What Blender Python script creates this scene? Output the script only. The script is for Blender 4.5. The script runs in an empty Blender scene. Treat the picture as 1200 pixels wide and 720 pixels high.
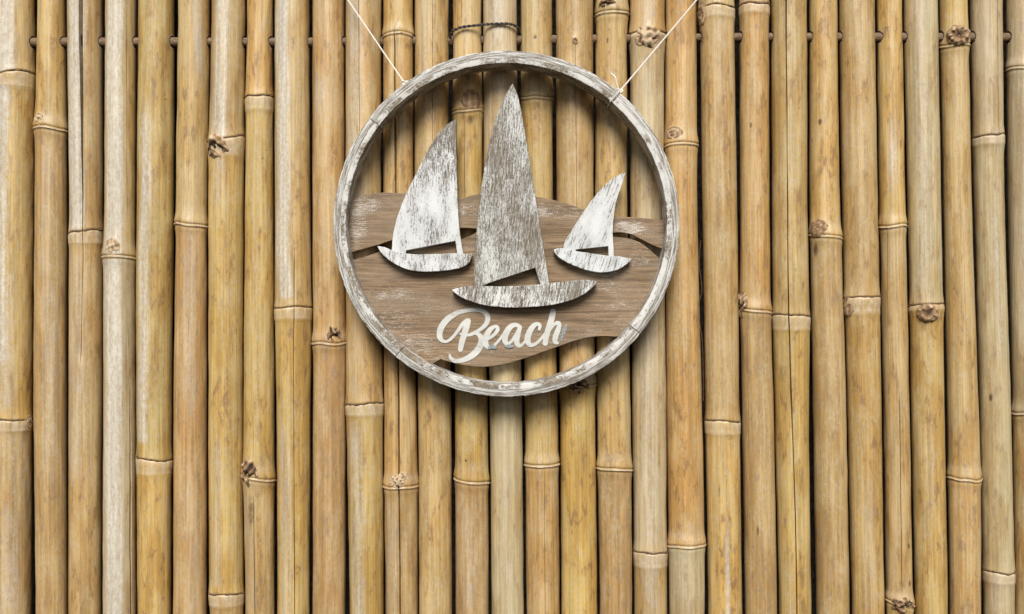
import bpy, math, random
import numpy as np
from mathutils import Vector

# ------------------------------------------------------------------ camera, sky, sun, exposure
D = 1.2                      # camera to the plane of the pole axes (m)
ZC = 1.0                     # height of the camera
scene = bpy.context.scene
col = scene.collection

cam_d = bpy.data.cameras.new('camera')
cam = bpy.data.objects.new('camera', cam_d)
col.objects.link(cam)
cam.location = (0, -D, ZC)
cam.rotation_euler = (math.radians(90), 0, 0)
cam_d.sensor_width = 36
cam_d.lens = 36 * D / 1.2
cam_d.clip_start = 0.01
cam_d.clip_end = 200
scene.camera = cam

SUN_EL, SUN_AZ = 40, -3      # degrees; azimuth from the fence normal, negative = from the left
world = bpy.data.worlds.new('World')
scene.world = world
world.use_nodes = True
wn = world.node_tree
wn.nodes.clear()
sky = wn.nodes.new('ShaderNodeTexSky')
sky.sky_type = 'NISHITA'
sky.sun_disc = False
sky.sun_elevation = math.radians(SUN_EL)
sky.sun_rotation = math.radians(180 + SUN_AZ)
sky.air_density = 1.0
sky.dust_density = 3.0
hs = wn.nodes.new('ShaderNodeHueSaturation')      # thin even cloud: nearly colourless sky light
hs.inputs['Saturation'].default_value = 0.28
bg = wn.nodes.new('ShaderNodeBackground')
bg.inputs['Strength'].default_value = 0.05
wo = wn.nodes.new('ShaderNodeOutputWorld')
wn.links.new(sky.outputs[0], hs.inputs['Color'])
wn.links.new(hs.outputs[0], bg.inputs['Color'])
wn.links.new(bg.outputs[0], wo.inputs['Surface'])

sun_d = bpy.data.lights.new('sun', 'SUN')
sun = bpy.data.objects.new('sun', sun_d)
col.objects.link(sun)
sun_d.energy = 3.4
sun_d.angle = math.radians(28)
sun_d.color = (1.0, 0.96, 0.90)
_e, _a = math.radians(SUN_EL), math.radians(SUN_AZ)
sdir = Vector((math.sin(_a) * math.cos(_e), -math.cos(_a) * math.cos(_e), math.sin(_e)))
sun.rotation_euler = (-sdir).to_track_quat('-Z', 'Y').to_euler()
sun.location = (0, -2, 3)

scene.view_settings.view_transform = 'Standard'
scene.view_settings.look = 'None'
scene.view_settings.gamma = 1
scene.view_settings.exposure = 0.48
scene.view_settings.use_curve_mapping = False

# ------------------------------------------------------------------ helpers
random.seed(7)
ORIGIN = {}


def P(px, py, y):
    """photo pixel -> point on the plane at depth y (y = 0 is the plane of the pole axes)"""
    k = (D + y) / D * 0.001
    return ((px - 600) * k, y, ZC + (360 - py) * k)


def tag(o, label=None, cat=None, group=None, kind=None):
    for k, v in (('label', label), ('category', cat), ('group', group), ('kind', kind)):
        if v:
            o[k] = v
    return o


def empty(name, loc, parent=None):
    o = bpy.data.objects.new(name, None)
    o.empty_display_size = 0.05
    col.objects.link(o)
    po = ORIGIN[parent.name] if parent else (0, 0, 0)
    o.location = [loc[i] - po[i] for i in range(3)]
    o.parent = parent
    ORIGIN[o.name] = tuple(loc)
    return o


def add_mesh(name, verts, faces, mat, parent=None, origin=None, attrs=None, smooth=True, sharp=40, bevel=None):
    """verts in world space; linked as ONE mesh object with its origin at `origin`"""
    v = np.asarray(verts, dtype=np.float64)
    if origin is None:
        origin = v.mean(axis=0)
    origin = np.asarray(origin, dtype=np.float64)
    me = bpy.data.meshes.new(name)
    me.from_pydata((v - origin).tolist(), [], faces)
    if attrs:
        for an, (typ, arr) in attrs.items():
            at = me.attributes.new(an, typ, 'POINT')
            key = {'FLOAT': 'value', 'FLOAT_VECTOR': 'vector', 'FLOAT_COLOR': 'color'}[typ]
            at.data.foreach_set(key, np.asarray(arr, dtype=np.float32).ravel())
    me.materials.append(mat)
    me.update()
    me.polygons.foreach_set('use_smooth', [smooth] * len(me.polygons))
    if smooth and sharp:
        me.set_sharp_from_angle(angle=math.radians(sharp))
    o = bpy.data.objects.new(name, me)
    col.objects.link(o)
    po = ORIGIN[parent.name] if parent else (0, 0, 0)
    o.location = [origin[i] - po[i] for i in range(3)]
    o.parent = parent
    ORIGIN[o.name] = tuple(origin)
    if bevel:
        m = o.modifiers.new('bevel', 'BEVEL')
        m.width = bevel
        m.segments = 2
        m.limit_method = 'ANGLE'
        m.angle_limit = math.radians(50)
    return o


class Noise1:
    """smooth random function from summed sines"""
    def __init__(self, seed, f0, n=6, dim=1):
        r = np.random.RandomState(seed)
        self.k = r.normal(0, 1, (n, dim)) * np.asarray(f0)
        self.p = r.uniform(0, 6.283, n)

    def __call__(self, *a):
        s = 0
        for k, p in zip(self.k, self.p):
            t = p
            for ki, ai in zip(k, a):
                t = t + ki * ai
            s = s + np.sin(t)
        return s / math.sqrt(len(self.p) / 2.0) * 0.6


def catmull(pts, n=6):
    pts = [np.asarray(p, dtype=float) for p in pts]
    if len(pts) < 3:
        return pts
    out = []
    for i in range(len(pts) - 1):
        p0 = pts[max(i - 1, 0)]; p1 = pts[i]; p2 = pts[i + 1]; p3 = pts[min(i + 2, len(pts) - 1)]
        for j in range(n):
            t = j / n
            out.append(0.5 * ((2 * p1) + (-p0 + p2) * t + (2 * p0 - 5 * p1 + 4 * p2 - p3) * t * t
                              + (-p0 + 3 * p1 - 3 * p2 + p3) * t ** 3))
    out.append(pts[-1])
    return out


def frames(pts):
    pts = np.asarray(pts, float)
    t = np.gradient(pts, axis=0)
    t /= np.linalg.norm(t, axis=1)[:, None] + 1e-12
    ref = np.array([0.0, 0.0, 1.0]) if abs(t[0][2]) < 0.9 else np.array([0.0, 1.0, 0.0])
    n = np.cross(t[0], ref); n /= np.linalg.norm(n)
    N = [n]
    for i in range(1, len(pts)):
        n = N[-1] - t[i] * np.dot(N[-1], t[i])
        n /= np.linalg.norm(n) + 1e-12
        N.append(n)
    N = np.array(N)
    return pts, t, N, np.cross(t, N)


def tube(pts, rad, k=8):
    pts, t, N, B = frames(pts)
    rad = np.broadcast_to(np.asarray(rad, float), (len(pts),))
    vs, fs = [], []
    for i in range(len(pts)):
        for j in range(k):
            a = 2 * math.pi * j / k
            vs.append(pts[i] + rad[i] * (math.cos(a) * N[i] + math.sin(a) * B[i]))
    for i in range(len(pts) - 1):
        for j in range(k):
            a, b = i * k + j, i * k + (j + 1) % k
            fs.append((a, b, b + k, a + k))
    fs.append(tuple(range(k))[::-1])
    fs.append(tuple((len(pts) - 1) * k + j for j in range(k)))
    return vs, fs


def resample(pts, step):
    pts = np.asarray(pts, float)
    s = np.concatenate([[0], np.cumsum(np.linalg.norm(np.diff(pts, axis=0), axis=1))])
    q = np.linspace(0, s[-1], max(3, int(s[-1] / step)))
    return np.stack([np.interp(q, s, pts[:, i]) for i in range(3)], 1), q


def twisted(pts, rs, off, pitch, strands=2, step=0.0006, k=6):
    pts, q = resample(pts, step)
    pts, t, N, B = frames(pts)
    V, F = [], []
    for m in range(strands):
        a = 2 * math.pi * (q / pitch + m / strands)
        c = pts + off * (np.cos(a)[:, None] * N + np.sin(a)[:, None] * B)
        v, f = tube(c, rs, k)
        b = len(V)
        V += v
        F += [tuple(i + b for i in ff) for ff in f]
    return V, F


def merge(*vf):
    V, F = [], []
    for v, f in vf:
        b = len(V)
        V += list(v)
        F += [tuple(i + b for i in ff) for ff in f]
    return V, F


def plate(outline, y_front, y_back):
    """closed outline [(x, z)] -> thick plate facing the camera (-Y)"""
    n = len(outline)
    area = sum(outline[i][0] * outline[(i + 1) % n][1] - outline[(i + 1) % n][0] * outline[i][1] for i in range(n))
    if area < 0:
        outline = outline[::-1]
    vs = [(x, y_front, z) for x, z in outline] + [(x, y_back, z) for x, z in outline]
    fs = [tuple(range(n)), tuple(range(2 * n - 1, n - 1, -1))]
    for i in range(n):
        j = (i + 1) % n
        fs.append((i, i + n, j + n, j))
    return vs, fs


# ------------------------------------------------------------------ node helpers
class NT:
    def __init__(self, name):
        self.m = bpy.data.materials.new(name)
        self.m.use_nodes = True
        self.t = self.m.node_tree
        self.t.nodes.clear()
        self.out = self.t.nodes.new('ShaderNodeOutputMaterial')
        self.b = self.t.nodes.new('ShaderNodeBsdfPrincipled')
        self.t.links.new(self.b.outputs[0], self.out.inputs[0])

    def n(self, typ, **kw):
        x = self.t.nodes.new(typ)
        for k, v in kw.items():
            setattr(x, k, v)
        return x

    def put(self, sock, v):
        if isinstance(v, bpy.types.NodeSocket):
            self.t.links.new(v, sock)
        else:
            sock.default_value = v

    def attr(self, name):
        return self.n('ShaderNodeAttribute', attribute_name=name)

    def scale(self, vec, s, rot=(0, 0, 0), loc=(0, 0, 0)):
        m = self.n('ShaderNodeMapping')
        self.put(m.inputs['Vector'], vec)
        m.inputs['Scale'].default_value = s
        m.inputs['Rotation'].default_value = rot
        m.inputs['Location'].default_value = loc
        return m.outputs[0]

    def noise(self, vec, scale=1.0, detail=4.0, rough=0.6, dist=0.0):
        x = self.n('ShaderNodeTexNoise')
        self.put(x.inputs['Vector'], vec)
        x.inputs['Scale'].default_value = scale
        x.inputs['Detail'].default_value = detail
        x.inputs['Roughness'].default_value = rough
        x.inputs['Distortion'].default_value = dist
        return x.outputs[0]

    def ramp(self, f, lo, hi, a=0.0, b=1.0, smooth=True):
        x = self.n('ShaderNodeMapRange')
        x.interpolation_type = 'SMOOTHSTEP' if smooth else 'LINEAR'
        self.put(x.inputs[0], f)
        x.inputs[1].default_value = lo
        x.inputs[2].default_value = hi
        x.inputs[3].default_value = a
        x.inputs[4].default_value = b
        return x.outputs[0]

    def math(self, op, a, b=0.0, clamp=False):
        x = self.n('ShaderNodeMath', operation=op, use_clamp=clamp)
        self.put(x.inputs[0], a)
        self.put(x.inputs[1], b)
        return x.outputs[0]

    def mix(self, f, a, b, mode='MIX'):
        x = self.n('ShaderNodeMix', data_type='RGBA', blend_type=mode)
        self.put(x.inputs[0], f)
        self.put(x.inputs[6], a if isinstance(a, bpy.types.NodeSocket) else (*a, 1))
        self.put(x.inputs[7], b if isinstance(b, bpy.types.NodeSocket) else (*b, 1))
        return x.outputs[2]

    def mul(self, c, f):
        """colour times a grey factor"""
        x = self.n('ShaderNodeVectorMath', operation='SCALE')
        self.put(x.inputs[0], c)
        self.put(x.inputs['Scale'], f)
        return x.outputs[0]

    def bump(self, h, dist, strength=1.0, normal=None):
        x = self.n('ShaderNodeBump')
        x.inputs['Strength'].default_value = strength
        x.inputs['Distance'].default_value = dist
        self.put(x.inputs['Height'], h)
        if normal:
            self.put(x.inputs['Normal'], normal)
        return x.outputs[0]

    def done(self, color, rough=0.6, normal=None, spec=0.4):
        self.put(self.b.inputs['Base Color'], color)
        self.put(self.b.inputs['Roughness'], rough)
        self.b.inputs['Specular IOR Level'].default_value = spec
        if normal:
            self.put(self.b.inputs['Normal'], normal)
        return self.m


def sep(nt, c):
    x = nt.n('ShaderNodeSeparateColor')
    nt.put(x.inputs[0], c)
    return x.outputs


def mat_bamboo():
    t = NT('bamboo')
    base = t.attr('base').outputs['Color']
    mk = sep(t, t.attr('masks').outputs['Color'])
    bleach, band, stain = mk[0], mk[1], mk[2]
    pc = t.attr('pc').outputs['Vector']
    fibre = t.noise(t.scale(pc, (900, 10, 1)), 1.0, 4, 0.65)
    fibre2 = t.noise(t.scale(pc, (260, 7, 1), loc=(3, 5, 0)), 1.0, 3, 0.6)
    big = t.noise(t.scale(pc, (38, 11, 1), loc=(9, 1, 0)), 1.0, 4, 0.62)
    mid = t.noise(t.scale(pc, (150, 48, 1), loc=(2, 8, 0)), 1.0, 5, 0.7, 0.4)
    grit = t.noise(t.scale(pc, (620, 330, 1), loc=(4, 4, 0)), 1.0, 4, 0.75)
    gritb = t.noise(t.scale(pc, (330, 170, 1), loc=(7, 2, 0)), 1.0, 5, 0.75)
    c = base
    # slow hue drift, streaky fibres
    c = t.mix(t.ramp(big, 0.40, 0.62, 0.0, 0.85), c, t.mix(1.0, c, (0.82, 0.70, 0.52), 'MULTIPLY'))
    c = t.mul(c, t.ramp(fibre, 0.36, 0.64, 0.84, 1.14, False))
    c = t.mul(c, t.ramp(fibre2, 0.38, 0.62, 0.84, 1.13, False))
    # brown blotches of old sap
    blot = t.math('MULTIPLY', t.ramp(mid, 0.50, 0.63), t.ramp(big, 0.43, 0.57))
    c = t.mix(t.math('MULTIPLY', blot, 0.78), c, (0.215, 0.118, 0.046))
    # grey weathering film, everywhere a little, strong where bleached
    film = t.ramp(gritb, 0.45, 0.62)
    c = t.mix(t.math('MULTIPLY', film, t.ramp(big, 0.58, 0.42, 0.10, 0.50)), c, (0.47, 0.40, 0.29))
    edge = t.math('ADD', bleach, t.math('MULTIPLY', t.math('SUBTRACT', mid, 0.5), 1.1))
    edge = t.math('ADD', edge, t.math('MULTIPLY', t.math('SUBTRACT', big, 0.5), 0.8))
    edge = t.math('ADD', edge, t.math('MULTIPLY', t.math('SUBTRACT', fibre2, 0.5), 0.55))
    edge = t.math('ADD', edge, t.math('MULTIPLY', t.math('SUBTRACT', gritb, 0.5), 0.45))
    edge = t.math('ADD', edge, t.math('MULTIPLY', t.math('SUBTRACT', grit, 0.5), 0.7))
    bl = t.math('MULTIPLY', t.ramp(edge, 0.05, 0.95, smooth=False), t.ramp(bleach, 0.02, 0.25))
    white = t.mix(t.ramp(gritb, 0.40, 0.60), (0.47, 0.42, 0.335), (0.60, 0.565, 0.49))
    white = t.mix(t.ramp(bleach, 0.25, 0.80), (0.475, 0.405, 0.295), white)
    white = t.mul(white, t.ramp(fibre2, 0.36, 0.64, 0.86, 1.10, False))
    c = t.mix(t.math('MULTIPLY', bl, 0.84), c, white)
    rim = t.math('MULTIPLY', t.ramp(edge, 0.08, 0.22), t.ramp(edge, 0.46, 0.28))
    c = t.mix(t.math('MULTIPLY', rim, t.ramp(bleach, 0.3, 0.6, 0.0, 0.5)), c, (0.25, 0.145, 0.062))
    # scar rings at the nodes
    c = t.mix(t.math('MULTIPLY', band, t.math('MULTIPLY', t.ramp(mid, 0.40, 0.60, 0.35, 1.0), t.ramp(gritb, 0.38, 0.6, 0.55, 1.0))), c, (0.58, 0.48, 0.34))
    # dark stains (knots, tears, dirt in the scar)
    st = t.ramp(t.math('ADD', stain, t.math('MULTIPLY', t.math('SUBTRACT', gritb, 0.5), 0.7)), 0.30, 0.75)
    c = t.mix(t.math('MULTIPLY', st, t.ramp(stain, 0.02, 0.25)), c, (0.105, 0.062, 0.032))
    # rain-washed dirt runs and fine mould
    run = t.noise(t.scale(pc, (190, 16, 1), loc=(21, 6, 0)), 1.0, 6, 0.72, 0.3)
    c = t.mix(t.math('MULTIPLY', t.ramp(run, 0.53, 0.68), t.ramp(big, 0.56, 0.42, 0.12, 0.48)), c, (0.22, 0.145, 0.078))
    dust = t.ramp(t.noise(t.scale(pc, (800, 620, 1), loc=(31, 6, 0)), 1.0, 3, 0.7), 0.54, 0.68)
    c = t.mix(t.math('MULTIPLY', dust, 0.22), c, (0.15, 0.10, 0.06))
    # mould specks and pale scuffs
    sp = t.ramp(grit, 0.61, 0.69)
    c = t.mix(t.math('MULTIPLY', sp, t.ramp(mid, 0.40, 0.60, 0.15, 0.85)), c, (0.09, 0.055, 0.030))
    sc_ = t.ramp(t.noise(t.scale(pc, (420, 90, 1), loc=(11, 3, 0)), 1.0, 5, 0.8), 0.61, 0.70)
    c = t.mix(t.math('MULTIPLY', sc_, 0.42), c, (0.62, 0.56, 0.45))
    nrm = t.bump(fibre, 0.00035, 0.5)
    nrm = t.bump(gritb, 0.0005, 0.45, nrm)
    nrm = t.bump(grit, 0.0003, 0.5, nrm)
    rough = t.ramp(mid, 0.38, 0.62, 0.34, 0.50)
    return t.done(c, rough, nrm, 0.6)


def mat_knot():
    t = NT('knot_wood')
    kd = t.attr('kd').outputs['Fac']
    oc = t.n('ShaderNodeTexCoord').outputs['Object']
    n = t.noise(oc, 900, 4, 0.7)
    f = t.math('ADD', kd, t.math('MULTIPLY', t.math('SUBTRACT', n, 0.5), 0.9))
    c = t.mix(t.ramp(f, 0.0, 0.42), (0.50, 0.385, 0.25), (0.24, 0.145, 0.075))
    c = t.mix(t.ramp(f, 0.40, 0.95), c, (0.035, 0.022, 0.014))
    return t.done(c, 0.75, t.bump(n, 0.0008, 0.6), 0.25)


def mat_ring(name, a, b):
    t = NT(name)
    oc = t.n('ShaderNodeTexCoord').outputs['Object']
    n = t.noise(t.scale(oc, (260, 260, 800)), 1, 4, 0.7)
    return t.done(t.mix(t.ramp(n, 0.35, 0.65), a, b), 0.8, t.bump(n, 0.0004, 0.6), 0.2)


def mat_simple(name, a, b, scale, rough=0.7, bump=0.0004, spec=0.3, stretch=(1, 1, 1)):
    t = NT(name)
    oc = t.n('ShaderNodeTexCoord').outputs['Object']
    n = t.noise(t.scale(oc, stretch), scale, 5, 0.65)
    return t.done(t.mix(t.ramp(n, 0.33, 0.67), a, b), rough, t.bump(n, bump, 0.6), spec)


BOARD0 = (P(594, 262.3, -0.060)[0], P(594, 262.3, -0.060)[2])


def mat_board():
    """brown stained board with horizontal grain and dry-brushed whitewash"""
    t = NT('stained_board')
    oc = t.n('ShaderNodeTexCoord').outputs['Object']
    g1 = t.noise(t.scale(oc, (11, 30, 300)), 1, 7, 0.78, 0.5)
    g2 = t.noise(t.scale(oc, (34, 90, 1500), loc=(2, 0, 1)), 1, 4, 0.7)
    big = t.noise(t.scale(oc, (12, 12, 26), loc=(5, 3, 2)), 1, 4, 0.6)
    brush = t.noise(t.scale(oc, (95, 60, 900), loc=(1, 7, 4)), 1, 6, 0.8)
    speck = t.noise(oc, 900, 4, 0.7)
    c = t.mix(t.ramp(g1, 0.36, 0.64), (0.118, 0.077, 0.044), (0.315, 0.218, 0.130))
    c = t.mix(t.math('MULTIPLY', t.ramp(g2, 0.49, 0.62), 0.70), c, (0.115, 0.078, 0.048))
    c = t.mix(t.math('MULTIPLY', t.ramp(big, 0.42, 0.60), 0.45), c, (0.27, 0.21, 0.148))
    c = t.mul(c, t.ramp(speck, 0.38, 0.62, 0.78, 1.18, False))
    # whitewash: rubbed patches plus a margin along the hoop
    xyz = t.n('ShaderNodeSeparateXYZ'); t.put(xyz.inputs[0], oc)
    r2 = t.math('SQRT', t.math('ADD', t.math('POWER', xyz.outputs[0], 2.0), t.math('POWER', xyz.outputs[2], 2.0)))
    margin = t.ramp(r2, 0.150, 0.178, 0.0, 0.035)
    for (x, y, rx, ry, a) in ((419, 262, 11, 36, .18), (432, 240, 16, 10, .10), (458, 380, 36, 17, .15), (486, 403, 36, 15, .18), (452, 342, 34, 9, .11), (515, 415, 22, 9, .13),
                              (736, 267, 22, 10, .19), (750, 300, 14, 16, .14), (738, 284, 18, 6, .13), (655, 248, 34, 10, .14), (548, 246, 16, 9, .12), (706, 362, 30, 30, .08), (715, 318, 22, 8, .10), (470, 300, 30, 8, .08)):
        px_, _y, pz_ = P(x, y, -.0365)
        k_ = .001
        e1 = t.math('POWER', t.math('MULTIPLY', t.math('SUBTRACT', xyz.outputs[0], px_ - BOARD0[0]), 1 / (rx * k_)), 2.0)
        e2 = t.math('POWER', t.math('MULTIPLY', t.math('SUBTRACT', xyz.outputs[2], pz_ - BOARD0[1]), 1 / (ry * k_)), 2.0)
        margin = t.math('MAXIMUM', margin, t.ramp(t.math('ADD', e1, e2), 1.7, 0.1, 0.0, a))
    patch = t.ramp(big, 0.46, 0.62, -0.06, 0.05)
    w = t.math('ADD', t.math('ADD', brush, margin), patch)
    w = t.math('ADD', w, t.math('MULTIPLY', t.math('SUBTRACT', speck, 0.5), 0.5))
    ww = t.ramp(w, 0.60, 0.73)
    c = t.mix(t.math('MULTIPLY', ww, 0.72), c, (0.64, 0.60, 0.54))
    nrm = t.bump(g1, 0.0006, 0.5)
    nrm = t.bump(g2, 0.0004, 0.6, nrm)
    nrm = t.bump(ww, 0.0002, 0.5, nrm)
    return t.done(c, 0.68, nrm, 0.25)


def mat_paint(name, angle, cover, fade_tip=0.0, zspan=(0, 0.2), white=(0.80, 0.79, 0.765), polar=False,
              groove=0.0, blot=0.55, soft=0.16, under=((0.27, 0.235, 0.19), (0.105, 0.085, 0.066)), sc=(1.0, 1.0)):
    """chipped white paint over dark wood; grain runs along the part's z turned by `angle` (deg),
    or along the hoop when polar"""
    t = NT(name)
    if polar:
        v = t.attr('pc').outputs['Vector']
        vec = t.scale(v, (1, 1, 1))
        S1, S2, S3, S4 = (260, 360, 360), (560, 760, 760), (36, 70, 70), (900, 900, 900)
    else:
        oc = t.n('ShaderNodeTexCoord').outputs['Object']
        vec = t.scale(oc, (1, 1, 1), rot=(0, math.radians(angle), 0))
        S1 = (560 * sc[0], 200, 70 * sc[1]); S2 = (1100 * sc[0], 300, 260 * sc[1]); S3 = (36, 30, 16); S4 = (800, 800, 800)
    n1 = t.noise(t.scale(vec, S1), 1, 5, 0.72)
    n2 = t.noise(t.scale(vec, S2, loc=(3, 1, 2)), 1, 4, 0.75)
    n3 = t.noise(t.scale(vec, S3, loc=(7, 5, 1)), 1, 3, 0.6)
    n4 = t.noise(t.scale(vec, S4), 1, 3, 0.7)
    f = t.math('ADD', t.math('MULTIPLY', n1, 0.50), t.math('MULTIPLY', n2, 0.50))
    f = t.math('ADD', f, t.math('MULTIPLY', t.math('SUBTRACT', n3, 0.5), blot))
    f = t.math('ADD', f, t.math('MULTIPLY', t.math('SUBTRACT', n4, 0.5), 0.22))
    if fade_tip:
        xyz = t.n('ShaderNodeSeparateXYZ')
        t.put(xyz.inputs[0], t.n('ShaderNodeTexCoord').outputs['Object'])
        f = t.math('SUBTRACT', f, t.ramp(xyz.outputs[2], zspan[0], zspan[1], 0.0, fade_tip))
    if groove:
        wv = t.n('ShaderNodeTexWave', wave_type='BANDS', bands_direction='X')
        t.put(wv.inputs['Vector'], vec)
        wv.inputs['Scale'].default_value = groove
        wv.inputs['Distortion'].default_value = 5.0
        wv.inputs['Detail'].default_value = 2
        f = t.math('SUBTRACT', f, t.math('MULTIPLY', t.ramp(wv.outputs[1], 0.10, 0.0, 0.0, 0.26), t.ramp(n3, 0.42, 0.58, 0.15, 1.0)))
    lo = 0.56 - cover
    p = t.ramp(f, lo - soft * .35, lo + soft * .65)
    wood = t.mix(t.ramp(n1, 0.35, 0.65), under[1], under[0])
    tone = t.mix(t.ramp(n3, 0.35, 0.65), tuple(0.80 * x for x in white), white)
    c = t.mix(p, wood, tone)
    nrm = t.bump(p, 0.0004, 0.55)
    nrm = t.bump(n2, 0.0004, 0.45, nrm)
    return t.done(c, t.ramp(p, 0, 1, 0.78, 0.55), nrm, 0.3)


M = {}
M['bamboo'] = mat_bamboo()
M['knot'] = mat_knot()
M['ring_dark'] = mat_ring('scar_dark', (0.075, 0.045, 0.025), (0.20, 0.125, 0.07))
M['ring_pale'] = mat_ring('scar_pale', (0.30, 0.21, 0.12), (0.60, 0.52, 0.40))
M['rod'] = mat_simple('rod_wood', (0.075, 0.045, 0.025), (0.24, 0.165, 0.10), 160, 0.7, 0.0004, 0.3, (1, 6, 6))
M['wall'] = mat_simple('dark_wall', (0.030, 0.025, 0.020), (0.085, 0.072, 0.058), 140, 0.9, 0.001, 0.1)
M['string'] = mat_simple('cotton_string', (0.70, 0.67, 0.60), (0.82, 0.80, 0.74), 700, 0.9, 0.0003, 0.1)
M['wire'] = mat_simple('dark_wire', (0.020, 0.018, 0.016), (0.085, 0.068, 0.055), 500, 0.6, 0.0003, 0.4)
M['board'] = mat_board()
M['letter'] = mat_paint('letter_paint', 88, 0.205, white=(0.58, 0.58, 0.545), blot=0.5, soft=0.10, under=((0.40, 0.37, 0.31), (0.27, 0.23, 0.18)), sc=(0.8, 1.0))
M['smear'] = mat_simple('grey_smear', (0.11, 0.135, 0.15), (0.36, 0.38, 0.37), 700, 0.7, 0.0003, 0.2)
M['hoop'] = mat_paint('hoop_paint', 0, 0.105, polar=True, white=(0.58, 0.57, 0.54), blot=0.75, soft=0.11, under=((0.30, 0.25, 0.185), (0.14, 0.112, 0.08)))
M['bare'] = mat_simple('bare_edge', (0.15, 0.105, 0.065), (0.33, 0.265, 0.19), 500, 0.75, 0.0003, 0.2)
M['boat_a'] = mat_paint('boat_paint_white', 0, 0.155, 0.13, (-0.03, 0.085), sc=(1.0, 1.1), soft=0.085, blot=0.45, white=(0.62, 0.63, 0.625))
M['boat_b'] = mat_paint('boat_paint_worn', -4, 0.066, white=(0.57, 0.575, 0.56), blot=0.32, soft=0.14, sc=(1.0, 1.1), under=((0.25, 0.215, 0.16), (0.11, 0.09, 0.066)))
M['boat_c'] = mat_paint('boat_paint_streaked', -20, 0.158, 0.12, (0.0, 0.075), sc=(0.9, 0.5), blot=0.4, soft=0.085, white=(0.62, 0.63, 0.625))
M['hull_a'] = mat_paint('hull_paint_white', -3, 0.108, sc=(1.0, 1.1), soft=0.10, white=(0.61, 0.62, 0.615))
M['hull_b'] = mat_paint('hull_paint_worn', -10, 0.055, white=(0.63, 0.63, 0.61), soft=0.11, sc=(1.0, 1.0))
M['hull_c'] = mat_paint('hull_paint_streaked', -18, 0.120, white=(0.61, 0.63, 0.63), sc=(0.9, 0.5), blot=0.35, soft=0.09)

# ------------------------------------------------------------------ the dark wall behind the poles
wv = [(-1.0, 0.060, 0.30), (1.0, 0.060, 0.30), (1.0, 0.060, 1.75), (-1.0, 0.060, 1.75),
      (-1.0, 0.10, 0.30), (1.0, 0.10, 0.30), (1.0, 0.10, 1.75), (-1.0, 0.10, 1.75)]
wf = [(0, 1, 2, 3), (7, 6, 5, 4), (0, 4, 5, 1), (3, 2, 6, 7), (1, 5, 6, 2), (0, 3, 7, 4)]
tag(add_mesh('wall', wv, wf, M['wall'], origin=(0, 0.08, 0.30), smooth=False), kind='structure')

# ------------------------------------------------------------------ bamboo poles
TINT = {
    'Y': (0.505, 0.350, 0.125), 'T': (0.495, 0.346, 0.150), 'B': (0.458, 0.304, 0.125),
    'G': (0.480, 0.382, 0.215), 'O': (0.510, 0.328, 0.122), 'K': (0.515, 0.362, 0.118),
}
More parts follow.
